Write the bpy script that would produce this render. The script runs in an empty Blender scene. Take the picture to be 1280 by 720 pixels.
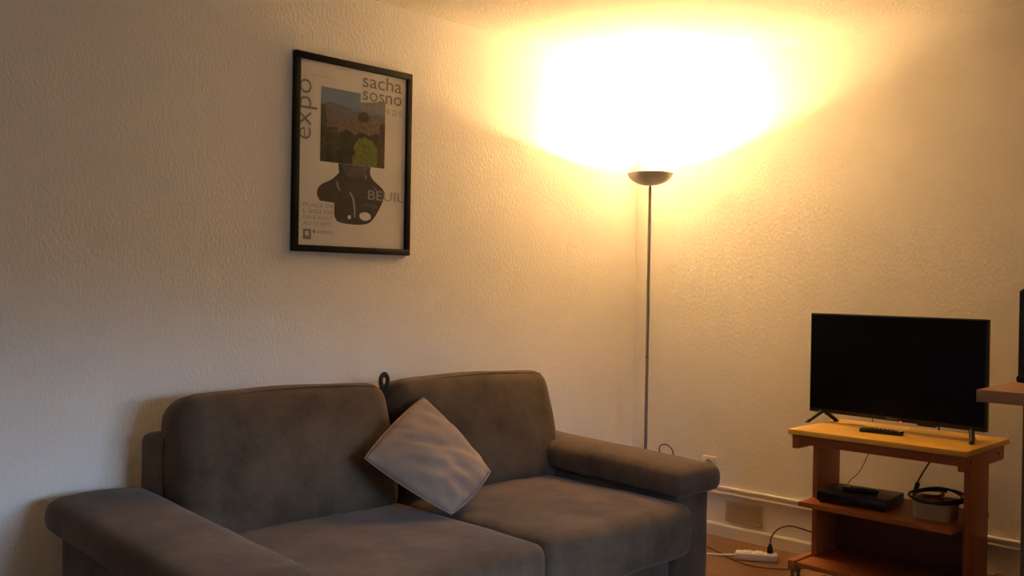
import bpy, bmesh, math, random
from mathutils import Vector, Matrix, noise
from mathutils.geometry import tessellate_polygon
random.seed(7)
PI = math.pi
scene = bpy.context.scene
C = scene.collection

# ------------------------------------------------------------------ materials
def new_mat(name):
    m = bpy.data.materials.new(name); m.use_nodes = True
    nt = m.node_tree; nt.nodes.clear()
    out = nt.nodes.new('ShaderNodeOutputMaterial')
    b = nt.nodes.new('ShaderNodeBsdfPrincipled')
    nt.links.new(b.outputs[0], out.inputs[0])
    return m, nt, b

def coords(nt, scale=(1, 1, 1)):
    t = nt.nodes.new('ShaderNodeTexCoord'); mp = nt.nodes.new('ShaderNodeMapping')
    mp.inputs['Scale'].default_value = scale
    nt.links.new(t.outputs['Object'], mp.inputs[0])
    return mp.outputs[0]

def noise_tex(nt, co, scale, detail=3, rough=.5):
    n = nt.nodes.new('ShaderNodeTexNoise')
    n.inputs['Scale'].default_value = scale; n.inputs['Detail'].default_value = detail
    n.inputs['Roughness'].default_value = rough
    nt.links.new(co, n.inputs['Vector'])
    return n.outputs['Fac']

def ramp(nt, fac, stops):
    r = nt.nodes.new('ShaderNodeValToRGB'); e = r.color_ramp.elements
    while len(e) < len(stops): e.new(.5)
    for k, (p, c) in enumerate(stops):
        e[k].position = p; e[k].color = (*c, 1)
    nt.links.new(fac, r.inputs[0])
    return r.outputs[0]

def bump(nt, b, h, strength, dist):
    n = nt.nodes.new('ShaderNodeBump')
    n.inputs['Strength'].default_value = strength; n.inputs['Distance'].default_value = dist
    nt.links.new(h, n.inputs['Height']); nt.links.new(n.outputs[0], b.inputs['Normal'])

def plain(name, col, rough=.5, metal=0., spec=.5, var=.0, vs=40, bs=0., bd=.001, coat=0.):
    m, nt, b = new_mat(name)
    b.inputs['Base Color'].default_value = (*col, 1)
    b.inputs['Roughness'].default_value = rough; b.inputs['Metallic'].default_value = metal
    b.inputs['Specular IOR Level'].default_value = spec
    b.inputs['Coat Weight'].default_value = coat
    if var or bs:
        f = noise_tex(nt, coords(nt), vs, 3)
        if var:
            c = ramp(nt, f, [(.3, tuple(x*(1-var) for x in col)), (.7, tuple(min(1, x*(1+var)) for x in col))])
            nt.links.new(c, b.inputs['Base Color'])
        if bs: bump(nt, b, f, bs, bd)
    return m

def wall_mat(name, col, stretch, scale, strength, dist):
    m, nt, b = new_mat(name)
    b.inputs['Roughness'].default_value = .85; b.inputs['Specular IOR Level'].default_value = .15
    co = coords(nt, stretch)
    f = noise_tex(nt, co, scale, 4, .6)
    g = noise_tex(nt, coords(nt), scale*.12, 2)
    c = ramp(nt, g, [(.3, tuple(x*.97 for x in col)), (.7, col)])
    nt.links.new(c, b.inputs['Base Color'])
    bump(nt, b, f, strength, dist)
    return m

def wood_mat(name, c0, c1, axis, rough=.4, scale=9., grain=14.):
    m, nt, b = new_mat(name)
    s = [grain, grain, grain]; s[axis] = 1.2
    co = coords(nt, tuple(s))
    f = noise_tex(nt, co, scale*.35, 6, .62)
    f2 = noise_tex(nt, coords(nt, tuple(x*4 for x in s)), scale*.5, 3)
    mx = nt.nodes.new('ShaderNodeMath'); mx.operation = 'MULTIPLY_ADD'
    nt.links.new(f2, mx.inputs[0]); mx.inputs[1].default_value = .3
    nt.links.new(f, mx.inputs[2])
    nt.links.new(ramp(nt, mx.outputs[0], [(.45, c0), (.85, c1)]), b.inputs['Base Color'])
    b.inputs['Roughness'].default_value = rough
    bump(nt, b, f2, .06, .001)
    return m

def fabric_mat(name, dark, light, mottle=5., weave=260., sheen=.25, bs=.25, rough=.95):
    m, nt, b = new_mat(name)
    f = noise_tex(nt, coords(nt), mottle, 5, .65)
    w = noise_tex(nt, coords(nt), weave, 2)
    mx = nt.nodes.new('ShaderNodeMath'); mx.operation = 'MULTIPLY_ADD'
    nt.links.new(w, mx.inputs[0]); mx.inputs[1].default_value = .35
    nt.links.new(f, mx.inputs[2])
    nt.links.new(ramp(nt, mx.outputs[0], [(.48, dark), (.88, light)]), b.inputs['Base Color'])
    b.inputs['Roughness'].default_value = rough; b.inputs['Specular IOR Level'].default_value = .1
    b.inputs['Sheen Weight'].default_value = sheen; b.inputs['Sheen Roughness'].default_value = .5
    b.inputs['Sheen Tint'].default_value = (.9, .85, .8, 1)
    bump(nt, b, mx.outputs[0], bs, .004)
    return m

def emit_mat(name, col, s):
    m, nt, b = new_mat(name)
    b.inputs['Base Color'].default_value = (0, 0, 0, 1)
    b.inputs['Emission Color'].default_value = (*col, 1); b.inputs['Emission Strength'].default_value = s
    return m

def pane_mat(name, gloss=1.0):
    m = bpy.data.materials.new(name); m.use_nodes = True
    nt = m.node_tree; nt.nodes.clear()
    out = nt.nodes.new('ShaderNodeOutputMaterial'); mix = nt.nodes.new('ShaderNodeMixShader')
    t = nt.nodes.new('ShaderNodeBsdfTransparent'); g = nt.nodes.new('ShaderNodeBsdfGlossy')
    g.inputs['Roughness'].default_value = .02
    fr = nt.nodes.new('ShaderNodeFresnel'); fr.inputs[0].default_value = 1.45
    ge = nt.nodes.new('ShaderNodeNewGeometry'); mul = nt.nodes.new('ShaderNodeMath'); mul.operation = 'MULTIPLY'
    inv = nt.nodes.new('ShaderNodeMath'); inv.operation = 'SUBTRACT'; inv.inputs[0].default_value = 1
    nt.links.new(ge.outputs['Backfacing'], inv.inputs[1])      # reflect once, at the outer face of the pane
    nt.links.new(fr.outputs[0], mul.inputs[0]); nt.links.new(inv.outputs[0], mul.inputs[1])
    nt.links.new(mul.outputs[0], mix.inputs[0]); nt.links.new(t.outputs[0], mix.inputs[1])
    nt.links.new(g.outputs[0], mix.inputs[2]); nt.links.new(mix.outputs[0], out.inputs[0])
    return m

M = {}
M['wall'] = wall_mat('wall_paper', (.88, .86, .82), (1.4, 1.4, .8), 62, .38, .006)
M['wall_far'] = plain('far_wall_low_bounce', (.48, .46, .42), .8)  # unseen walls toned darker to cut light bouncing back into the room
M['light_block'] = plain('low_bounce_brown', (.26, .19, .13), .7)  # dark brown for the unseen added blockers, keeps their bounce low
M['ceiling'] = wall_mat('ceiling_granular', (.66, .63, .58), (1, 1, 1), 80, .7, .009)
M['trim'] = plain('trim_paint', (.78, .74, .67), .45)
M['floor'] = None
M['sofa'] = fabric_mat('sofa_velour', (.064, .044, .029), (.146, .100, .064), sheen=.18)
M['seam'] = plain('sofa_seam', (.085, .072, .062), .95)
M['loop'] = plain('loop_webbing', (.02, .018, .018), .9, bs=.3, vs=300)
M['pillow'] = fabric_mat('pillow_cotton', (.24, .178, .138), (.335, .25, .197), 7., 380., .15, .12)
M['black_frame'] = plain('frame_black_lacquer', (.006, .006, .006), .6, spec=.2)
M['paper'] = plain('poster_paper', (.74, .72, .68), .7, var=.03, vs=6)
M['ink'] = plain('grey_ink', (.22, .20, .18), .7)
M['ink_faint'] = plain('pale_grey_ink', (.36, .34, .31), .7)
M['pane'] = pane_mat('clear_pane')
M['p_sky'] = plain('print_sky', (.16, .25, .36), .7, var=.12, vs=9)
M['p_mount'] = plain('print_mountain', (.15, .14, .17), .7, var=.2, vs=70)
M['p_village'] = plain('print_village', (.17, .13, .10), .7, var=.5, vs=130)
M['p_wood'] = plain('print_dark_wood', (.035, .032, .018), .7, var=.55, vs=45)
M['p_tree'] = plain('print_green_tree', (.16, .19, .03), .7, var=.4, vs=70)
M['p_olive'] = plain('print_olive_tree', (.06, .065, .02), .7, var=.5, vs=60)
M['p_trunk'] = plain('print_brown_edge', (.07, .035, .018), .7, var=.4, vs=40)
M['p_fade'] = plain('print_faded_strip', (.23, .24, .26), .7, var=.2, vs=25)
M['p_bust'] = plain('print_bust', (.045, .038, .034), .7, var=.3, vs=14)
M['p_glint'] = plain('print_glint', (.42, .39, .36), .7)
M['p_bust_mid'] = plain('print_bust_mid', (.10, .088, .08), .7, var=.25, vs=20)
M['lamp_metal'] = plain('lamp_grey_enamel', (.42, .42, .43), .42, metal=.25)
M['lamp_inside'] = plain('lamp_reflector', (.22, .21, .20), .5)
M['bulb'] = emit_mat('bulb_glow', (1., .60, .25), 43000)
M['pine'] = wood_mat('pine_board', (.70, .40, .065), (.86, .52, .095), 1)
M['cart_x'] = wood_mat('orange_wood_rails', (.28, .075, .013), (.40, .125, .025), 0)
M['cart_y'] = wood_mat('orange_wood_boards', (.28, .075, .013), (.40, .125, .025), 1)
M['cart_z'] = wood_mat('orange_wood_uprights', (.28, .075, .013), (.40, .125, .025), 2)
M['backboard'] = wood_mat('brown_backboard', (.10, .030, .010), (.14, .045, .015), 1)
M['black'] = plain('black_plastic', (.010, .010, .010), .42)
M['black_gloss'] = plain('black_gloss', (.006, .006, .007), .16)
M['screen'] = plain('tv_screen', (.003, .003, .0035), .25, spec=.12)
M['rubber'] = plain('rubber', (.012, .012, .012), .7)
M['key'] = plain('remote_keys', (.05, .05, .05), .6)
M['key_pale'] = plain('pale_key', (.5, .48, .44), .5)
M['logo_grey'] = plain('logo_grey', (.30, .30, .30), .5)
M['red_led'] = emit_mat('red_led', (1., .05, .03), 1.3)
M['white_plastic'] = plain('white_plastic', (.74, .71, .65), .4)
M['cream'] = plain('cream_plastic', (.50, .42, .31), .5)
M['grille'] = plain('grille_beige', (.58, .46, .30), .5)
M['hole'] = plain('dark_hole', (.012, .010, .008), .9)
M['red'] = plain('red_plastic', (.20, .015, .012), .5)
M['bronze'] = plain('thin_brown_wire', (.10, .04, .02), .6)
M['counter'] = wood_mat('counter_laminate', (.25, .125, .055), (.33, .175, .08), 1, .4)
M['post'] = plain('counter_post', (.10, .07, .045), .6)
M['smoke'] = plain('smoked_panel', (.045, .043, .045), .2)
M['metal'] = plain('castor_metal', (.3, .29, .27), .4, metal=.9)
M['win_frame'] = plain('window_paint', (.75, .75, .75), .4)

def floor_mat():
    m, nt, b = new_mat('floor_laminate')
    t = nt.nodes.new('ShaderNodeTexCoord'); mp = nt.nodes.new('ShaderNodeMapping')
    nt.links.new(t.outputs['Object'], mp.inputs[0])
    br = nt.nodes.new('ShaderNodeTexBrick')
    br.inputs['Color1'].default_value = (.20, .10, .045, 1); br.inputs['Color2'].default_value = (.25, .13, .06, 1)
    br.inputs['Mortar'].default_value = (.08, .04, .02, 1); br.inputs['Scale'].default_value = 1
    br.inputs['Mortar Size'].default_value = .002; br.inputs['Brick Width'].default_value = 1.2
    br.inputs['Row Height'].default_value = .16
    nt.links.new(mp.outputs[0], br.inputs['Vector'])
    f = noise_tex(nt, coords(nt, (1.5, 22, 1)), 3, 5, .6)
    mx = nt.nodes.new('ShaderNodeMixRGB'); mx.blend_type = 'MULTIPLY'; mx.inputs[0].default_value = .6
    nt.links.new(br.outputs[0], mx.inputs[1])
    nt.links.new(ramp(nt, f, [(.3, (.55, .5, .45)), (.7, (1, 1, 1))]), mx.inputs[2])
    nt.links.new(mx.outputs[0], b.inputs['Base Color'])
    b.inputs['Roughness'].default_value = .38
    return m
M['floor'] = floor_mat()

# ------------------------------------------------------------------ mesh helpers
def link(name, bm, mats, parent=None, smooth=False, auto=None):
    me = bpy.data.meshes.new(name)
    bmesh.ops.recalc_face_normals(bm, faces=bm.faces)
    bm.to_mesh(me); bm.free()
    if not isinstance(mats, (list, tuple)): mats = [mats]
    for m in mats: me.materials.append(m)
    if smooth:
        for p in me.polygons: p.use_smooth = True
    o = bpy.data.objects.new(name, me); C.objects.link(o)
    if parent: o.parent = parent
    return o

def link_flat_smooth(name, bm, mats, parent=None, ang=.6):
    o = link(name, bm, mats, parent, True)
    if hasattr(o.data, 'set_sharp_from_angle'): o.data.set_sharp_from_angle(angle=ang)
    return o

def tag(o, label, cat, group=None):
    o['label'] = label; o['category'] = cat
    if group: o['group'] = group
    return o

def thing(name, label, cat, loc=(0, 0, 0), rz=0., group=None):
    o = bpy.data.objects.new(name, None); C.objects.link(o)
    o.empty_display_size = .05
    o.location = loc; o.rotation_euler = (0, 0, rz)
    return tag(o, label, cat, group)

def structure(o):
    o['kind'] = 'structure'; return o

def box(bm, x0, x1, y0, y1, z0, z1, bev=0., seg=2, mi=0):
    b2 = bmesh.new()
    bmesh.ops.create_cube(b2, size=1)
    for v in b2.verts:
        v.co = Vector(((x0+x1)/2+v.co.x*(x1-x0), (y0+y1)/2+v.co.y*(y1-y0), (z0+z1)/2+v.co.z*(z1-z0)))
    if bev > 0:
        bmesh.ops.bevel(b2, geom=list(b2.edges), offset=bev, segments=seg, profile=.5, affect='EDGES')
    merge(bm, b2, mi)

def merge(bm, b2, mi=0, mat=None):
    mp = {}
    for v in b2.verts:
        mp[v] = bm.verts.new(mat @ v.co if mat else v.co)
    for f in b2.faces:
        try:
            g = bm.faces.new([mp[v] for v in f.verts]); g.material_index = mi; g.smooth = f.smooth
        except ValueError: pass
    b2.free()

def BX(name, dims, m, parent=None, bev=0., seg=2):
    bm = bmesh.new(); box(bm, *dims, bev=bev, seg=seg)
    return link_flat_smooth(name, bm, m, parent, .7)

def soft_box(hx, hy, hz, r, n=(10, 10, 6), fn=None):
    """rounded box of half sizes, grid-subdivided, then fn(p)->p"""
    bm = bmesh.new(); vs = {}
    def pt(i, j, k):
        key = (i, j, k)
        if key not in vs:
            # denser sampling near the edges
            def u(a, m, h):
                t = 2*a/m-1
                return h*math.copysign(1-(1-abs(t))**1.6, t) if True else h*t
            p = Vector((u(i, n[0], hx), u(j, n[1], hy), u(k, n[2], hz)))
            q = Vector((max(-hx+r, min(hx-r, p.x)), max(-hy+r, min(hy-r, p.y)), max(-hz+r, min(hz-r, p.z))))
            d = p-q
            if d.length > 1e-9: p = q+d.normalized()*r
            vs[key] = bm.verts.new(fn(p) if fn else p)
        return vs[key]
    nx, ny, nz = n
    def quad(a, b, c, d): bm.faces.new((pt(*a), pt(*b), pt(*c), pt(*d)))
    for i in range(nx):
        for j in range(ny):
            for k in (0, nz): quad((i, j, k), (i+1, j, k), (i+1, j+1, k), (i, j+1, k))
    for i in range(nx):
        for k in range(nz):
            for j in (0, ny): quad((i, j, k), (i+1, j, k), (i+1, j, k+1), (i, j, k+1))
    for j in range(ny):
        for k in range(nz):
            for i in (0, nx): quad((i, j, k), (i, j+1, k), (i, j+1, k+1), (i, j, k+1))
    return bm

def catmull(pts, res=8, closed=False):
    P = [Vector(p) for p in pts]; out = []; n = len(P)
    for i in range(n if closed else n-1):
        if closed: a, b, c, d = P[(i-1) % n], P[i], P[(i+1) % n], P[(i+2) % n]
        else: a, b, c, d = P[max(i-1, 0)], P[i], P[i+1], P[min(i+2, n-1)]
        for s in range(res):
            t = s/res
            out.append(.5*((2*b)+(c-a)*t+(2*a-5*b+4*c-d)*t*t+(3*b-a-3*c+d)*t*t*t))
    if not closed: out.append(P[-1])
    return out

def tube(bm, pts, r, sides=8, closed=False, mi=0, sy=1.):
    rings = []; n = len(pts); up = Vector((0, 0, 1)); prev = None
    for i, p in enumerate(pts):
        if closed: t = (pts[(i+1) % n]-pts[(i-1) % n]).normalized()
        else: t = (pts[min(i+1, n-1)]-pts[max(i-1, 0)]).normalized()
        if prev is None:
            a = t.cross(up)
            if a.length < .05: a = t.cross(Vector((1, 0, 0)))
        else: a = prev-t*prev.dot(t)
        a.normalize(); b = t.cross(a); prev = a
        rr = r(i/max(n-1, 1)) if callable(r) else r
        rings.append([bm.verts.new(p+(a*math.cos(2*PI*s/sides)+b*sy*math.sin(2*PI*s/sides))*rr) for s in range(sides)])
    m = n if closed else n-1
    for i in range(m):
        A, B = rings[i], rings[(i+1) % n]
        off = 0
        if closed and i == n-1:
            off = min(range(sides), key=lambda o: sum((A[s].co-B[(s+o) % sides].co).length for s in range(sides)))
        for s in range(sides):
            f = bm.faces.new((A[s], A[(s+1) % sides], B[(s+1+off) % sides], B[(s+off) % sides])); f.material_index = mi; f.smooth = True
    if not closed:
        for R_ in (rings[0], rings[-1]):
            f = bm.faces.new(R_); f.material_index = mi

def lathe(bm, prof, seg=32, cx=0., cy=0., mi=0, axis='z'):
    rings = []
    for (r, z) in prof:
        if r < 1e-6: rings.append([bm.verts.new((cx, cy, z))])
        else: rings.append([bm.verts.new((cx+r*math.cos(2*PI*s/seg), cy+r*math.sin(2*PI*s/seg), z)) for s in range(seg)])
    for A, B in zip(rings[:-1], rings[1:]):
        for s in range(seg):
            s2 = (s+1) % seg
            if len(A) == 1 and len(B) == 1: continue
            if len(A) == 1: vs = (A[0], B[s2], B[s])
            elif len(B) == 1: vs = (A[s], A[s2], B[0])
            else: vs = (A[s], A[s2], B[s2], B[s])
            f = bm.faces.new(vs); f.material_index = mi; f.smooth = True

def prism(bm, poly, axis, a, b, mi=0):
    """polygon (two coords) extruded along axis between a and b"""
    def P(q, w):
        if axis == 'y': return (q[0], w, q[1])
        if axis == 'x': return (w, q[0], q[1])
        return (q[0], q[1], w)
    A = [bm.verts.new(P(q, a)) for q in poly]; B = [bm.verts.new(P(q, b)) for q in poly]
    n = len(poly)
    for f in ([A, list(reversed(B))]): bm.faces.new(f).material_index = mi
    for i in range(n): bm.faces.new((A[i], B[i], B[(i+1) % n], A[(i+1) % n])).material_index = mi

def text_bm(body, bold=0.):
    cu = bpy.data.curves.new('lettering_curve', 'FONT'); cu.body = body; cu.size = 1
    cu.offset = bold; cu.resolution_u = 3; cu.extrude = 0
    o = bpy.data.objects.new('lettering_curve', cu); C.objects.link(o)
    dg = bpy.context.evaluated_depsgraph_get()
    me = bpy.data.meshes.new_from_object(o.evaluated_get(dg))
    bm = bmesh.new(); bm.from_mesh(me)
    bpy.data.objects.remove(o); bpy.data.curves.remove(cu); bpy.data.meshes.remove(me)
    xs = [v.co.x for v in bm.verts]; ys = [v.co.y for v in bm.verts]
    x0, x1, y0, y1 = min(xs), max(xs), min(ys), max(ys)
    for v in bm.verts: v.co = Vector(((v.co.x-x0)/(x1-x0), (v.co.y-y0)/(y1-y0), 0))
    return bm

# ------------------------------------------------------------------ room
RX, RY, H = -5.0, -4.4, 2.5
WIN = (-3.1, -1.15, .04, 1.75)      # glazed door opening in the wall behind the photographer
structure(BX('floor', (RX-.1, .1, RY-.1, .1, -.1, 0), M['floor']))
structure(BX('ceiling', (RX-.1, .1, RY-.1, .1, H, H+.1), M['ceiling']))
structure(BX('wall_left', (RX-.1, .1, 0, .1, 0, H), M['wall']))
structure(BX('wall_right', (0, .1, RY-.1, 0, 0, H), M['wall']))
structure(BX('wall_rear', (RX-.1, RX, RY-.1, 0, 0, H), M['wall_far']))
bm = bmesh.new()
box(bm, RX, WIN[0], RY-.1, RY, 0, H); box(bm, WIN[1], 0, RY-.1, RY, 0, H)
box(bm, WIN[0], WIN[1], RY-.1, RY, WIN[3], H); box(bm, WIN[0], WIN[1], RY-.1, RY, 0, WIN[2])
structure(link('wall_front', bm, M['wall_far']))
structure(BX('wall_daylight_block', (-1.72, 0, -3.1, -3.0, 0, H), M['light_block']))  # unseen wall, added to keep window daylight off the right wall and cart
bm = bmesh.new()
for (a, b) in ((WIN[0], WIN[0]+.05), (WIN[1]-.05, WIN[1]), ((WIN[0]+WIN[1])/2-.035, (WIN[0]+WIN[1])/2+.035)):
    box(bm, a, b, RY-.08, RY-.02, WIN[2], WIN[3])
box(bm, WIN[0]+.05, WIN[1]-.05, RY-.08, RY-.02, WIN[3]-.05, WIN[3]); box(bm, WIN[0]+.05, WIN[1]-.05, RY-.08, RY-.02, WIN[2], WIN[2]+.07)
w1 = structure(link('window_1', bm, M['win_frame']))
BX('window_pane', (WIN[0]+.05, WIN[1]-.05, RY-.052, RY-.048, WIN[2]+.07, WIN[3]-.05), M['pane'], w1)

# baseboards and the cable-trunking rail along the right wall
bm = bmesh.new(); prism(bm, [(0, 0), (-.014, 0), (-.014, .058), (-.009, .067), (0, .067)], 'y', -3.0, 0)
structure(link('baseboard_right', bm, M['trim']))
bm = bmesh.new(); prism(bm, [(0, 0), (-.014, 0), (-.014, .058), (-.009, .067), (0, .067)], 'x', RX, -.014)
structure(link('baseboard_left', bm, M['trim']))
bm = bmesh.new()
prism(bm, [(0, .222), (-.016, .222), (-.019, .225), (-.019, .231), (-.013, .234), (-.013, .248), (-.019, .251), (-.019, .259), (-.016, .262), (0, .262)], 'y', -3.0, 0)
structure(link('trim_1', bm, M['trim']))

# ventilation grille
vg = thing('vent_grille', 'beige slatted ventilation grille low on the right wall above the baseboard', 'vent', (0, -.722, .139))
bm = bmesh.new()
for d in ((-.010, 0, -.106, -.094, -.054, .054), (-.010, 0, .094, .106, -.054, .054), (-.010, 0, -.094, .094, .044, .054), (-.010, 0, -.094, .094, -.054, -.044)):
    box(bm, *d, bev=.002)
link_flat_smooth('grille_frame', bm, M['grille'], vg)
BX('backing', (-.003, -.0005, -.094, .094, -.044, .044), M['hole'], vg)
for k in range(9):
    z = -.039+k*.0098
    bm = bmesh.new(); prism(bm, [(-.003, z+.004), (-.011, z-.001), (-.011, z-.003), (-.003, z+.001)], 'y', -.0935, .0935)
    link('slat', bm, M['grille'], vg)
for z in (-.03, 0, .03):
    BX('catch', (-.0135, -.010, -.104, -.096, z-.005, z+.005), M['cream'], vg, .001)

# wall socket half hidden by the sofa arm
ws = thing('wall_socket', 'white square wall socket peeking out behind the sofa arm', 'socket', (0, -.512, .372))
BX('face_plate', (-.010, 0, -.041, .041, -.036, .036), M['white_plastic'], ws, .003)
bm = bmesh.new(); b2 = bmesh.new(); lathe(b2, [(0, .0), (.017, .0), (.021, .004), (.023, .004), (.023, 0)], 20)
merge(bm, b2, 0, Matrix.Translation((-.0098, 0, 0)) @ Matrix.Rotation(-PI/2, 4, 'Y'))
link('socket_well', bm, M['cream'], ws, True)

# ------------------------------------------------------------------ sofa
SX, SY = -2.035, 0
sofa = thing('sofa', 'grey-brown velour two-seat sofa standing along the left wall', 'sofa', (SX, SY, 0))
XL, XR = -1.145, 1.145       # outer edges of the arm pads
def fray(p, a=.004, s=7):
    d = noise.noise_vector(p*s); return p+d*a
# base under the seats
bm = soft_box(.905, .44, .135, .02, (14, 8, 4), lambda p: p+Vector((0, -.62, .135)))
link('base', bm, M['sofa'], sofa, True)
# backrest frame
bm = soft_box(.875, .075, .385, .03, (16, 4, 10), lambda p: p+Vector((.01, -.165, .385)))
link('back_frame', bm, M['sofa'], sofa, True)
for s in (-1, 1):
    cx = s*1.0
    def fbase(p, cx=cx): return fray(p+Vector((cx+s*.012, -.60, .245)), .003)
    bm = soft_box(.112, .50, .245, .025, (5, 16, 8), fbase)
    ab = link('arm_rest', bm, M['sofa'], sofa, True)
    wp = .152 if s > 0 else .170
    def fpad(p, cx=cx-.015*1, wp=wp):
        t = p.x/wp; u = p.y/.54
        z = p.z + (.010*(1-t*t) if p.z > 0 else 0) + (.017 if s > 0 else .027)*u     # the arm drops a little towards the front
        return fray(Vector((p.x+cx, p.y-.628, z+(.531 if s > 0 else .508))), .004)
    bm = soft_box(wp, .535, .055, .047, (10, 22, 6), fpad)
    link('arm_pad', bm, M['sofa'], ab, True)
# seat cushions
for s in (-1, 1):
    sw = .471 if s < 0 else .420; cx = -.897+sw if s < 0 else .892-sw
    def fseat(p, cx=cx, s=s, sw=sw):
        u, v = p.x/sw, p.y/.46
        q = Vector(p)
        if p.z > 0: q.z += .020*(1-u*u)*(1-.6*v*v) + .012 - .01*max(0, -v-.6)
        q.y -= .020*(1-u*u)*max(0, -v)**3*(1-(p.z/.1)**2*.5)
        q.x += .006*u*(1-v*v)
        return fray(q+Vector((cx, -.735, .335)), .005, 5)
    bm = soft_box(sw, .452, .098, .05, (18, 18, 7), fseat)
    sc = link('seat_cushion', bm, M['sofa'], sofa, True)
    # front piping along the face edge
    bm = bmesh.new()
    pts = [Vector((cx+(sw-.04)*t, -1.172-.018*(1-min(1, abs(t))**2), .414-.012*max(0, abs(t)-.9)*8)) for t in [x/12 for x in range(-12, 13)]]
    tube(bm, pts, .0028, 6)
    link('piping', bm, M['sofa'], sc, True)
# back cushions, leaning
tilt = Matrix.Rotation(math.radians(-11.5), 4, 'X')
for s, x0, x1 in ((-1, -.845, .040), (1, .050, .972)):
    cx = (x0+x1)/2; hx = (x1-x0)/2
    def fback(p, cx=cx, hx=hx, s=s):
        u, w = p.x/hx, p.z/.25
        q = Vector(p)
        if p.y < 0: q.y -= .035*(1-u*u)*(1-w*w)
        if p.z > 0: q.z += .020*(1-u*u*.9)
        if p.z > 0: q.x *= 1-.05*max(0, w-.2)
        # gathers just below the top seam
        if p.y < -.05 and w > .45: q.y += .004*math.sin(q.x*95+2*math.sin(q.x*23))*(w-.45)*(1 if s > 0 else .35)
        q = fray(q, .006, 4)
        q = tilt @ q
        return q+Vector((cx, -.285, .645))
    bm = soft_box(hx, .115, .25, .075, (40, 8, 16), fback)
    bc = link('back_cushion', bm, M['sofa'], sofa, True)
    bm = bmesh.new()
    pts = []
    for t in [x/16 for x in range(-16, 17)]:
        p = Vector((t*(hx-.075), -.115+.022, .25-.020+.020*(1-t*t*.9)))
        pts.append(tilt @ p + Vector((cx, -.2865, .6465)))
    tube(bm, pts, .004, 6)
    link('piping', bm, M['sofa'], bc, True)
# dark webbing loop between the back cushions
bm = bmesh.new()
lp = [(.058, -.262, .850), (.046, -.262, .880), (.040, -.262, .905), (.046, -.262, .924), (.060, -.262, .929), (.072, -.262, .918), (.074, -.262, .900), (.068, -.262, .876), (.062, -.262, .850)]
tube(bm, catmull(lp, 5), .0045, 8, sy=2.4)
link('pull_loop', bm, M['loop'], sofa, True)

# throw pillow leaning in the corner between seat and back
PC = [Vector(p) for p in ((-1.905, -.420, .846), (-2.272, -.535, .667), (-2.040, -.745, .468), (-1.745, -.640, .568))]   # top, left, bottom, right
cen = sum(PC, Vector())/4
tp = tag(bpy.data.objects.new('throw_pillow', bpy.data.meshes.new('throw_pillow')), 'taupe cotton throw pillow standing on one corner on the sofa', 'pillow')
nrm = (PC[3]-PC[1]).cross(PC[0]-PC[2]).normalized()
if nrm.y > 0: nrm = -nrm
bm = bmesh.new(); N = 36; grid = [{}, {}]
for side in (0, 1):
    for i in range(N+1):
        for j in range(N+1):
            edge = i in (0, N) or j in (0, N)
            if side == 1 and edge: grid[1][i, j] = grid[0][i, j]; continue
            a, b = i/N, j/N
            # top->left along a, top->right along b
            p = PC[0]*(1-a)*(1-b)+PC[1]*a*(1-b)+PC[3]*(1-a)*b+PC[2]*a*b
            u, v = 2*a-1, 2*b-1
            # sides pulled in a little between the corners
            p = cen+(p-cen)*(1+.065*((1-u*u)*v*v+(1-v*v)*u*u))
            th = .068*((1-u*u)*(1-v*v))**.55
            # wrinkles fanning from the lower corner and across the face
            w = a+b
            cr = 1-abs(u*v)*.3
            wr = .0026*math.sin(17*(a+b)+3.0*math.sin(4*(a-b)))+.0022*math.sin(31*(a+b*.8)+5*noise.noise(Vector((a*3, b*3, 0))))
            wr += .010*noise.noise(Vector(((a+b)*5, (a-b)*2, side*5.)))
            wr += .006*max(0, w-1.3)*math.sin(26*(a-b)+6*w)
            wr *= min(1, 6*(1-u*u))*min(1, 6*(1-v*v))*cr
            grid[side][i, j] = bm.verts.new(p+nrm*((th+wr) if side == 0 else -th*.75)-cen*0)
for side in (0, 1):
    for i in range(N):
        for j in range(N):
            q = [grid[side][i, j], grid[side][i+1, j], grid[side][i+1, j+1], grid[side][i, j+1]]
            bm.faces.new(q if side == 0 else q[::-1])
for v in bm.verts: v.co -= cen
bmesh.ops.recalc_face_normals(bm, faces=bm.faces); bm.to_mesh(tp.data); bm.free()
tp.data.materials.append(M['pillow'])
for p in tp.data.polygons: p.use_smooth = True
tp.location = cen; C.objects.link(tp)
bm = bmesh.new(); E_ = []
Ng = N
def rim(a, b):
    p = PC[0]*(1-a)*(1-b)+PC[1]*a*(1-b)+PC[3]*(1-a)*b+PC[2]*a*b
    u, v = 2*a-1, 2*b-1
    return cen*0+(p-cen)*(1+.065*((1-u*u)*v*v+(1-v*v)*u*u))
path = [rim(t/20, 0) for t in range(20)]+[rim(1, t/20) for t in range(20)]+[rim(1-t/20, 1) for t in range(20)]+[rim(0, 1-t/20) for t in range(20)]
tube(bm, path, .0028, 6, closed=True)
link('pillow_seam', bm, M['pillow'], tp, True)

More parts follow.
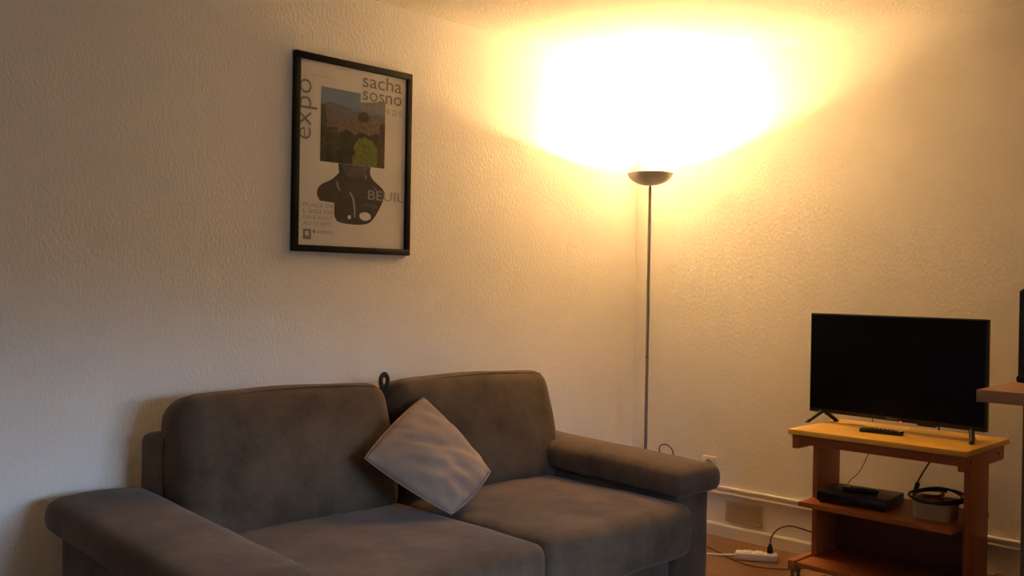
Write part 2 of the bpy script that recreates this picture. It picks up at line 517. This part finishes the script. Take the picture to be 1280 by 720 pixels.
# ------------------------------------------------------------------ framed poster
PX, PZ = -2.257, 1.4165      # lower left corner of the frame on the left wall
fp = thing('framed_poster', 'exhibition poster in a thin black frame hanging on the left wall', 'picture', (PX, 0, PZ))
FW, FH, FT = .596, .797, .026
bm = bmesh.new()
for (a, b, c, d) in ((0, FW, 0, FT), (0, FW, FH-FT, FH), (0, FT, FT, FH-FT), (FW-FT, FW, FT, FH-FT)):
    box(bm, a, b, -.024, -.001, c, d, bev=.0015)
link_flat_smooth('frame', bm, M['black_frame'], fp)
ps = BX('poster_sheet', (FT-.004, FW-.004-.018, -.010, -.006, FT-.004, FH-FT+.004), M['paper'], fp)
BX('glass_pane', (FT-.003, FW-FT+.003, -.0155, -.0145, FT-.003, FH-FT+.003), M['pane'], fp)
U0 = .011   # offset from measured plane coordinates to the frame corner
def flat(bm, poly, y, mi=0):
    vs = [bm.verts.new((u+U0, y, v)) for u, v in poly]
    for t in tessellate_polygon([[Vector((u, v, 0)) for u, v in poly]]):
        if len(set(t)) < 3: continue
        a, b, c = [Vector(poly[i]) for i in t]
        if abs((b-a).cross(c-a)) < 1e-9: continue
        f = bm.faces.new([vs[i] for i in t]); f.material_index = mi
def flat_obj(name, layers, mats, parent):
    bm = bmesh.new()
    for k, (poly, mi) in enumerate(layers): flat(bm, poly, -.0102-.00012*k, mi)
    bm.normal_update()
    me = bpy.data.meshes.new(name); 
    for f in bm.faces:
        if f.normal.y > 0: f.normal_flip()
    bm.to_mesh(me); bm.free()
    for m in mats: me.materials.append(m)
    o = bpy.data.objects.new(name, me); C.objects.link(o); o.parent = parent
    return o
def blob(cx, cy, rx, ry, n=18, j=.16, seed=0):
    rr = random.Random(seed)
    return [(cx+rx*math.cos(2*PI*k/n)*(1+rr.uniform(-j, j)), cy+ry*math.sin(2*PI*k/n)*(1+rr.uniform(-j, j))) for k in range(n)]
def clampu(poly, a, b, c, d): return [(max(a, min(b, u)), max(c, min(d, v))) for u, v in poly]
BL = (.119, .446, .370, .674)
L_ = [([(.119, .370), (.446, .370), (.446, .600), (.316, .600), (.316, .674), (.119, .674)], 0),
      ([(.316, .600), (.446, .600), (.446, .657), (.316, .635)], 7),
      ([(.119, .60), (.165, .618), (.208, .614), (.239, .603), (.262, .606), (.279, .594), (.316, .596), (.36, .586), (.40, .594), (.446, .590), (.446, .50), (.119, .48)], 1),
      ([(.150, .56), (.20, .553), (.25, .545), (.30, .568), (.37, .572), (.41, .578), (.446, .565), (.446, .48), (.119, .48), (.119, .545)], 2),
      ([(.119, .370), (.446, .370), (.446, .50), (.40, .515), (.36, .50), (.32, .512), (.29, .495), (.25, .515), (.21, .497), (.17, .515), (.119, .50)], 3),
      (clampu(blob(.130, .49, .022, .12, seed=3), *BL), 5),
      (clampu(blob(.185, .465, .03, .055, seed=4), *BL), 5),
      (blob(.335, .575, .030, .022, seed=6), 5),
      ([(.412, .370), (.446, .370), (.446, .56), (.42, .56), (.415, .5)], 6),
      (clampu(blob(.345, .425, .062, .068, 26, .12, seed=5), *BL), 4),
      (clampu([(.275, .372), (.405, .372), (.41, .42), (.28, .41)], *BL), 4)]
flat_obj('printed_landscape', L_, [M['p_sky'], M['p_mount'], M['p_village'], M['p_wood'], M['p_tree'], M['p_olive'], M['p_trunk'], M['p_fade']], ps)
bust = [(.208, .369), (.213, .332), (.175, .299), (.123, .273), (.105, .24), (.12, .209), (.191, .205), (.192, .154), (.209, .129), (.264, .121), (.328, .122), (.376, .135), (.417, .184), (.447, .247), (.44, .28), (.389, .315), (.371, .34), (.372, .369)]
def arc(a, b): return [(p.x, p.z) for p in catmull([(u, 0, v) for u, v in bust[a:b]], 4)]
sm = arc(1, 6)+arc(6, 7)+arc(7, len(bust)-1)
# keep the square notch at the lower left crisp
B_ = [([bust[0]]+sm+[bust[-1]], 0),
      ([(.225, .365), (.355, .365), (.345, .33), (.30, .315), (.25, .322)], 1),
      ([(.20, .296), (.207, .292), (.213, .27), (.222, .255), (.214, .258), (.203, .275)], 2),
      ([(.264, .256), (.272, .254), (.288, .235), (.297, .20), (.298, .15), (.292, .15), (.289, .195), (.280, .230)], 2),
      (blob(.348, .158, .030, .018, 20, .06, 11), 3),
      (blob(.267, .150, .009, .009, 14, .1, 12), 3),
      ([(.345, .315), (.352, .318), (.352, .335), (.346, .332)], 2),
      ([(.39, .288), (.404, .278), (.408, .270), (.396, .28)], 2),
      ([(.335, .24), (.352, .242), (.36, .236), (.34, .235)], 1),
      ([(.33, .205), (.40, .195), (.42, .205), (.36, .215)], 1)]
flat_obj('printed_bust', B_, [M['p_bust'], M['p_bust_mid'], M['p_glint'], M['paper']], ps)
def words(body, u0, u1, v0, v1, m, rot=False, y=-.0120, bold=0.):
    bm = text_bm(body, bold)
    for v in bm.verts:
        a, b = v.co.x, v.co.y
        if rot: v.co = Vector((U0+u0+(1-b)*(u1-u0), y, v0+a*(v1-v0)))
        else: v.co = Vector((U0+u0+a*(u1-u0), y, v0+b*(v1-v0)))
    me = bpy.data.meshes.new('lettering')
    bmesh.ops.recalc_face_normals(bm, faces=bm.faces)
    bm.to_mesh(me); bm.free(); me.materials.append(m)
    o = bpy.data.objects.new('lettering', me); C.objects.link(o); o.parent = ps
    return o
words('sacha', .325, .533, .704, .762, M['ink'])
words('sosno', .326, .534, .649, .687, M['ink'])
words('R E G A R D S', .325, .535, .603, .628, M['ink_faint'])
words('expo', .016, .100, .450, .692, M['ink'], rot=True, bold=-.008)
words('BEUIL', .361, .552, .231, .271, M['ink_faint'])
words('PLACE DE', .042, .188, .181, .197, M['ink_faint'])
words("L'EGLISE", .042, .188, .156, .172, M['ink_faint'])
words('DU 8 AOUT', .042, .188, .131, .147, M['ink_faint'])
words('AU 12 SEPT.', .042, .182, .106, .122, M['ink_faint'])
flat_obj('printed_logo', [([(.043, .049), (.081, .049), (.081, .091), (.043, .091)], 0), (blob(.062, .071, .010, .012, 8, .35, 21), 1)], [M['ink'], M['paper']], ps)
flat_obj('printed_emblem', [([(.088, .087), (.102, .087), (.102, .080), (.095, .073), (.088, .080)], 0)], [M['ink']], ps)
for v in (.083, .077):
    flat_obj('printed_line', [([(.108, v+.003), (.187, v+.003), (.187, v), (.108, v)], 0)], [M['ink_faint']], ps)
flat_obj('printed_corner_rule', [([(.079, .594), (.0805, .594), (.0805, .7125), (.192, .7125), (.192, .714), (.079, .714)], 0)], [M['ink_faint']], ps)

# ------------------------------------------------------------------ floor lamp
LX, LY = -.300, -.312
fl = thing('floor_lamp', 'tall slim metal uplighter floor lamp glowing in the room corner', 'lamp', (LX, LY, 0))
bm = bmesh.new(); lathe(bm, [(0, 0), (.120, 0), (.124, .006), (.120, .014), (.06, .022), (.02, .028), (.0, .028)], 40)
link('lamp_base', bm, M['lamp_metal'], fl, True)
bm = bmesh.new(); lathe(bm, [(0, .02), (.0085, .02), (.0085, 1.80), (.0085, 1.81), (.005, 1.826), (0, 1.826)], 16)
pl = link('pole', bm, M['lamp_metal'], fl, True)
for z in (.93,):
    bm = bmesh.new(); lathe(bm, [(.0086, z-.004), (.0100, z-.004), (.0100, z+.004), (.0086, z+.004)], 16)
    link('joint_ring', bm, M['metal'], pl, True)
RB, ZB, ZT = .1186, 1.8215, 1.885
bm = bmesh.new()
outer = []; inner = []
for k in range(13):
    a = k/12
    r = RB*math.sin(a*PI/2*.93)/math.sin(PI/2*.93)
    z = ZB+(ZT-ZB)*(1-math.cos(a*PI/2*.93))/(1-math.cos(PI/2*.93))
    outer.append((max(r, 0), z))
for r, z in reversed(outer): inner.append((max(0, r-.0022), z+(.0025 if r < RB*.9 else .0)))
lathe(bm, outer, 56, mi=0); lathe(bm, [(RB, ZT), (RB-.0022, ZT)], 56, mi=0); lathe(bm, inner, 56, mi=1)
link('lamp_shade', bm, [M['lamp_metal'], M['lamp_inside']], fl, True)
bm = bmesh.new(); b2 = bmesh.new()
lathe(b2, [(0, -.022), (.003, -.021), (.003, .021), (0, .022)], 10)
merge(bm, b2, 0, Matrix.Translation((.058, -.006, 1.850)) @ Matrix.Rotation(PI/2, 4, 'Y'))
link('bulb', bm, M['bulb'], fl, True)
bm = bmesh.new(); lathe(bm, [(0, 1.826), (.012, 1.826), (.012, 1.840), (0, 1.840)], 16, .040, -.006)
link('bulb_socket', bm, M['lamp_inside'], fl, True)
bm = bmesh.new()
tube(bm, catmull([(.12, .0, .012), (.17, -.01, .12), (.155, .005, .36), (.150, .020, .437), (.150, -.018, .4615), (.150, -.063, .437), (.155, -.075, .36), (.18, -.10, .15), (.22, -.12, .008)], 8), .0032, 6)
link('power_cord', bm, M['bronze'], fl, True)

# ------------------------------------------------------------------ TV trolley
CX, CY = -.42, -1.672       # centre of the cart on the floor
ct = thing('tv_cart', 'orange pine television trolley on castors by the right wall', 'cart', (CX, CY, 0))
# x towards the wall, y along the wall
top = BX('top_board', (-.238, .238, -.362, .360, .688, .710), M['pine'], ct, .003)
for s in (-1, 1):
    y0 = .322 if s > 0 else -.350
    BX('top_rail', (-.215, .21, y0, y0+.028, .628, .688), M['cart_x'], ct, .002)
    b = BX('skid_rail', (-.235, .23, y0, y0+.028, .118, .160), M['cart_x'], ct, .003)
    y1 = .300 if s > 0 else -.322
    BX('side_panel', (-.085, .125, y1-(0 if s > 0 else 0), y1+.022, .160, .688), M['cart_z'], ct, .002)
BX('apron_rail', (-.208, -.186, -.322, .322, .646, .682), M['cart_y'], ct, .002)
bm = bmesh.new()
prism(bm, [(-.205, -.300), (-.205, .322), (-.086, .322), (-.086, .300), (.20, .300), (.20, -.300)], 'z', .385, .405)
link('shelf', bm, M['cart_y'], ct)
bm = bmesh.new(); box(bm, -.215, .225, -.322, .322, .132, .152, bev=.002)
link_flat_smooth('bottom_shelf', bm, M['cart_y'], ct)
BX('back_panel', (.100, .108, -.300, .300, .152, .385), M['backboard'], ct)
for sx in (-.195, .195):
    for sy in (-.336, .336):
        bm = bmesh.new(); b2 = bmesh.new()
        lathe(b2, [(0, -.010), (.034, -.010), (.038, -.006), (.038, .006), (.034, .010), (0, .010)], 20)
        merge(bm, b2, 0, Matrix.Translation((sx, sy, .038)) @ Matrix.Rotation(PI/2, 4, 'X'))
        wh = link('castor', bm, M['rubber'], ct, True)
        bm = bmesh.new()
        box(bm, sx-.014, sx+.014, sy-.016, sy-.012, .034, .110, .001); box(bm, sx-.014, sx+.014, sy+.012, sy+.016, .034, .110, .001)
        box(bm, sx-.016, sx+.016, sy-.016, sy+.016, .106, .118, .001)
        link('castor_fork', bm, M['metal'], wh)
for z, x in ((.66, -.16), (.66, .14)):
    bm = bmesh.new(); b2 = bmesh.new(); lathe(b2, [(0, 0), (.006, 0), (.006, .0015), (0, .0015)], 12)
    merge(bm, b2, 0, Matrix.Translation((x, -.3498, z)) @ Matrix.Rotation(PI/2, 4, 'X'))
    link('screw', bm, M['hole'], ct)

# ------------------------------------------------------------------ television
tv = thing('television', 'black flat-screen television standing on the pine trolley', 'television', (-.375, -1.637, .7105), math.radians(-4.5))
TW, TZ0, TZ1 = .384, .044, .482
bm = bmesh.new(); box(bm, -.012, .016, -TW, TW, TZ0, TZ1, bev=.003)
box(bm, .012, .055, -TW*.7, TW*.7, TZ0+.02, TZ0+.26, bev=.012)
link_flat_smooth('housing', bm, M['black'], tv)
BX('screen', (-.0132, -.0119, -TW+.006, TW-.006, TZ0+.018, TZ1-.006), M['screen'], tv)
for s in (-1, 1):
    bm = bmesh.new(); y = s*.335
    for dx in (-.066, .070):
        pa = Vector((.004, y-s*.012, .052)); pb = Vector((dx, y+(s*.020 if dx < 0 else -s*.035), .006))
        tube(bm, [pa, pa.lerp(pb, .5), pb], lambda t: .0105-.0025*t, 8)
        box(bm, pb.x-.012, pb.x+.012, pb.y-.007, pb.y+.007, 0, .007, bev=.002)
    link_flat_smooth('leg', bm, M['black'], tv)
bm = text_bm('Hisense', .01)
for v in bm.verts: v.co = Vector((-.0136, .0+.02-v.co.x*.052, TZ0+.006+v.co.y*.0085))
link('logo', bm, M['logo_grey'], tv)['label'] = 'small grey maker logo'
BX('standby_light', (-.0150, -.0115, -.047, -.036, TZ0-.004, TZ0+.0035), M['red_led'], tv, .001)['label'] = 'tiny red standby light'
BX('sensor_housing', (-.010, .012, -.185, -.110, TZ0-.007, TZ0+.002), M['black'], tv, .002)

# remote on the trolley top
def remote(name, label, loc, rz, hl, hw, pale=False, group=None):
    t = thing(name, label, 'remote control', loc, rz, group)
    bm = soft_box(hw, hl, .009, .007, (6, 14, 4), lambda p: Vector((p.x*(1+.12*(p.y/hl)), p.y, p.z+.009)))
    link('remote_body', bm, M['black_gloss'], t, True)
    for r in range(7):
        for c in (-1, 0, 1):
            BX('button', (c*hw*.5-.0035, c*hw*.5+.0035, -hl*.72+r*hl*.2-.0035, -hl*.72+r*hl*.2+.0035, .0175, .0195), M['key'], t, .001)
    if pale: BX('pale_label', (-hw*.6, hw*.5, -hl*.92, -hl*.72, .0176, .0186), M['key_pale'], t)
    return t
remote('remote_control', 'black remote control lying on the trolley top before the television', (-.475, -1.635, .710), math.radians(5), .086, .021, True)

# ------------------------------------------------------------------ things on the middle shelf
SZ = .405
sb = thing('set_top_box', 'flat black set-top box on the left of the trolley shelf', 'set-top box', (-.455, -1.540, SZ), math.radians(4))
bm = bmesh.new(); box(bm, -.105, .105, -.145, .145, .006, .050, bev=.004)
link_flat_smooth('housing', bm, M['black'], sb)
BX('front_panel', (-.1075, -.1049, -.140, .140, .012, .044), M['black_gloss'], sb, .001)
for sx in (-.09, .09):
    for sy in (-.125, .125): BX('foot', (sx-.009, sx+.009, sy-.009, sy+.009, 0, .0065), M['rubber'], sb, .001)
remote('remote_control', 'black remote control lying on top of the set-top box', (-.475, -1.550, SZ+.0505), math.radians(14), .072, .022)

bn = thing('storage_tub', 'small cream open tub holding cables on the right of the shelf', 'tub', (-.47, -1.855, SZ), math.radians(3))
bm = bmesh.new()
def rrect(hx, hy, r, z, n=6):
    out = []
    for cx, cy, a0 in ((hx-r, hy-r, 0), (-hx+r, hy-r, PI/2), (-hx+r, -hy+r, PI), (hx-r, -hy+r, 1.5*PI)):
        for k in range(n+1):
            a = a0+k*PI/2/n; out.append((cx+r*math.cos(a), cy+r*math.sin(a), z))
    return out
rings = [rrect(.062, .070, .02, 0), rrect(.066, .075, .022, .068), rrect(.069, .078, .024, .070), rrect(.069, .078, .024, .075), rrect(.064, .073, .02, .075), rrect(.060, .068, .018, .006)]
VR = [[bm.verts.new(p) for p in r] for r in rings]
for A, B in zip(VR[:-1], VR[1:]):
    for i in range(len(A)): bm.faces.new((A[i], A[(i+1) % len(A)], B[(i+1) % len(A)], B[i]))
bm.faces.new(VR[0][::-1]); bm.faces.new(VR[-1])
tub = link_flat_smooth('tub_body', bm, M['cream'], bn, .6)
# coiled black cable lying on the rim of the tub
rr = random.Random(5); pts = []
for k in range(54):
    a = 2*PI*k/18; t = k/54
    R1 = .098-.010*math.sin(3*t*PI+a*.2)
    pts.append((-.47+R1*1.0*math.cos(a)+.004*math.sin(2.1*a), -1.862+R1*1.0*math.sin(a), SZ+.078+.11*R1*math.cos(a)+.008*t+.007*math.sin(a*1+2.2*t*3)**2*(.3+t)))
bm = bmesh.new(); tube(bm, catmull(pts, 3), .0048, 7)
tag(link('coiled_cable', bm, M['black'], None, True), 'coil of black cable resting on the rim of the cream tub', 'cable')
bm = bmesh.new(); pts = []
for k in range(30):
    a = 2*PI*k/10
    pts.append((-.47+(.030+.004*math.sin(a*1.7))*math.cos(a), -1.845+.038*math.sin(a), SZ+.017+k*.0028))
tube(bm, catmull(pts, 4), .0055, 7)
tag(link('red_cable', bm, M['red'], None, True), 'bundle of red cable lying inside the cream tub', 'cable')
# plug and adapter cluster between box and tub
ad = thing('power_adapter', 'small black power adapter on the shelf beside the cream tub', 'adapter', (-.285, -1.752, SZ), math.radians(10))
bm = soft_box(.026, .030, .022, .006, (6, 6, 5), lambda p: p+Vector((0, 0, .022)))
link('adapter_body', bm, M['black'], ad, True)
bm = bmesh.new(); tube(bm, catmull([(-.024, .0, .02), (-.045, -.002, .03), (-.05, .02, .042), (-.035, .045, .05), (.0, .06, .048), (.04, .055, .03), (.07, .05, .01)], 6), .003, 6)
link('adapter_cord', bm, M['black'], ad, True)
# cable running down from the television to the shelf
bm = bmesh.new()
tube(bm, catmull([(-.275, -1.69, .80), (-.23, -1.71, .785), (-.168, -1.745, .735), (-.165, -1.742, .62), (-.19, -1.715, .56), (-.215, -1.690, .50), (-.225, -1.686, .475)], 7), .0036, 7)
bm2 = bmesh.new()
tc = tag(link('television_cable', bm, M['black'], None, True), 'thick black cable hanging from behind the television to the shelf', 'cable')
bm2 = bmesh.new(); tube(bm2, [Vector((-.222, -1.687, .482)), Vector((-.236, -1.682, .448)), Vector((-.245, -1.678, .418))], lambda t: .010-.002*t, 8)
link('plug', bm2, M['black'], tc, True)
bm = bmesh.new()
tube(bm, catmull([(-.265, -1.49, .79), (-.22, -1.48, .77), (-.172, -1.462, .73), (-.172, -1.455, .60), (-.24, -1.440, .50), (-.31, -1.43, .466), (-.36, -1.435, .446)], 7), .0017, 6)
tag(link('antenna_wire', bm, M['bronze'], None, True), 'thin brown wire hanging behind the set-top box', 'wire')

# ------------------------------------------------------------------ power strip on the floor
st = thing('power_strip', 'white three-way power strip lying on the floor beside the trolley', 'power strip', (-.262, -.948, 0), math.atan2(-.145, .083)+math.radians(0))
bm = soft_box(.098, .027, .019, .008, (14, 6, 5), lambda p: p+Vector((0, 0, .019)))
link('strip_body', bm, M['white_plastic'], st, True)
for k in (-1, 0, 1):
    bm = bmesh.new(); lathe(bm, [(.0, .0385), (.017, .0385), (.020, .041), (.023, .041), (.024, .037)], 20, .010+k*.052, 0)
    so = link('socket', bm, M['white_plastic'], st, True)
    bm = bmesh.new()
    for d in (-.0095, .0095): lathe(bm, [(0, .0388), (.0028, .0388), (.0028, .0385)], 8, .010+k*.052, d)
    link('socket_hole', bm, M['hole'], so)
bm = bmesh.new()
tube(bm, catmull([(-.095, 0, .018), (-.15, .006, .012), (-.22, .02, .006), (-.34, .05, .004), (-.50, .09, .004)], 6), .0042, 7)
link('strip_cord', bm, M['white_plastic'], st, True)
# black plug and its cord going behind the trolley
bc = thing('black_cord', 'black plug and cord arching from the power strip behind the trolley', 'cord', (-.229, -1.000, .041))
bm = bmesh.new(); lathe(bm, [(0, 0), (.015, 0), (.016, .006), (.012, .024), (.006, .042), (0, .044)], 14)
link('plug', bm, M['black'], bc, True)
bm = bmesh.new()
tube(bm, catmull([(0, 0, .038), (.004, -.004, .075), (.02, -.03, .115), (.04, -.075, .135), (.055, -.13, .130), (.075, -.20, .115), (.10, -.30, .10), (.13, -.40, .07)], 7), .0032, 7)
link('cord', bm, M['black'], bc, True)
bm = bmesh.new()
tube(bm, catmull([(-.22, -.60, .004), (-.28, -.74, .004), (-.345, -.86, .004), (-.37, -1.0, .004), (-.30, -1.12, .004), (-.20, -1.19, .006), (-.12, -1.24, .02), (-.07, -1.30, .08)], 7), .0027, 6)
tag(link('thin_cord', bm, M['bronze'], None, True), 'thin brown cord looping on the floor before the power strip', 'cord')

# ------------------------------------------------------------------ bar counter at the right edge
bt = thing('bar_counter', 'wood-laminate bar counter end jutting in at the right edge', 'counter', (-.87, -2.62, 0))
BX('counter_top', (-.377, .855, -.36, .358, .962, 1.0), M['counter'], bt, .002)  # unseen far end lengthened to shade the right wall from above
BX('counter_shade_block', (.27, .855, -.36, .318, 0, .962), M['light_block'], bt, .002)  # unseen block, added to shade the low wall beside the cart
BX('counter_leg', (-.33, -.27, 0.18, .24, 0, .962), M['post'], bt, .004)
BX('counter_bracket', (-.27, .25, .19, .23, .92, .962), M['post'], bt, .002)
cm = thing('coffee_maker', 'tall black appliance standing on the bar counter at the right edge', 'coffee maker', (-.80, -2.381, 1.0))
BX('base_plate', (-.105, .105, -.112, .112, 0, .024), M['black'], cm, .008)
bm = bmesh.new(); prism(bm, [(-.098, .012), (.098, .012), (.098, .312), (-.090, .312), (-.098, .304)], 'y', -.105, .108)
bmesh.ops.bevel(bm, geom=list(bm.edges), offset=.006, segments=2, affect='EDGES')
link_flat_smooth('housing', bm, M['black'], cm)
BX('front_panel', (-.101, -.0975, -.085, .092, .14, .285), M['smoke'], cm, .001)
BX('drip_tray', (-.125, -.098, -.07, .07, .005, .03), M['metal'], cm, .003)

# ------------------------------------------------------------------ light
w = bpy.data.worlds.new('sky'); scene.world = w; w.use_nodes = True
nt = w.node_tree; nt.nodes.clear()
out = nt.nodes.new('ShaderNodeOutputWorld'); bg = nt.nodes.new('ShaderNodeBackground')
tc_ = nt.nodes.new('ShaderNodeTexCoord'); sp = nt.nodes.new('ShaderNodeSeparateXYZ')
nt.links.new(tc_.outputs['Generated'], sp.inputs[0])
c = ramp(nt, sp.outputs['Z'], [(0., (.045, .05, .05)), (.05, (.06, .065, .065)), (.13, (.50, .70, 1.0)), (.6, (.38, .62, 1.0))])
nt.links.new(c, bg.inputs[0]); bg.inputs[1].default_value = 19.0
nt.links.new(bg.outputs[0], out.inputs[0])
pd = bpy.data.lights.new('window_portal', 'AREA'); pd.shape = 'RECTANGLE'
pd.size = WIN[1]-WIN[0]; pd.size_y = WIN[3]-WIN[2]; pd.cycles.is_portal = True
po = bpy.data.objects.new('window_portal', pd); C.objects.link(po)
po.location = ((WIN[0]+WIN[1])/2, RY-.11, (WIN[2]+WIN[3])/2); po.rotation_euler = (PI/2, 0, 0)

# spot added to lift the bounce light, standing in for the reflector bowl's beam
sd = bpy.data.lights.new('added_reflector_spot', 'SPOT'); sd.energy = 270; sd.color = (1., .60, .24)
sd.spot_size = math.radians(72); sd.spot_blend = 1.0; sd.shadow_soft_size = .02
so_ = bpy.data.objects.new('added_reflector_spot', sd); C.objects.link(so_); so_.location = (LX, LY, 1.875); so_.rotation_euler = (PI, 0, 0)

# ------------------------------------------------------------------ camera
F_PX, YAW, PITCH, ROLL = 1199.16, .778461, -.00463681, .0167805
fw = Vector((math.cos(YAW)*math.cos(PITCH), math.sin(YAW)*math.cos(PITCH), math.sin(PITCH)))
r = Vector((math.sin(YAW), -math.cos(YAW), 0)); u = r.cross(fw)
r2 = r*math.cos(ROLL)+u*math.sin(ROLL); u2 = -r*math.sin(ROLL)+u*math.cos(ROLL)
cd = bpy.data.cameras.new('camera'); cam = bpy.data.objects.new('camera', cd); C.objects.link(cam)
cd.sensor_width = 36; cd.lens = F_PX/1280*36; cd.clip_start = .05
mt = Matrix((r2, u2, -fw)).transposed().to_4x4(); mt.translation = Vector((-4.35179, -3.31216, 1.300982))
cam.matrix_world = mt
scene.camera = cam

scene.view_settings.view_transform = 'Standard'
scene.view_settings.look = 'None'
scene.view_settings.gamma = 1
scene.view_settings.use_curve_mapping = False
scene.view_settings.exposure = 0.0
cy = scene.cycles
cy.use_denoising = True; cy.use_guiding = True; cy.use_surface_guiding = True
cy.max_bounces = 14; cy.diffuse_bounces = 9; cy.glossy_bounces = 4; cy.transparent_max_bounces = 12
cy.sample_clamp_indirect = 0
cy.caustics_reflective = False; cy.caustics_refractive = False
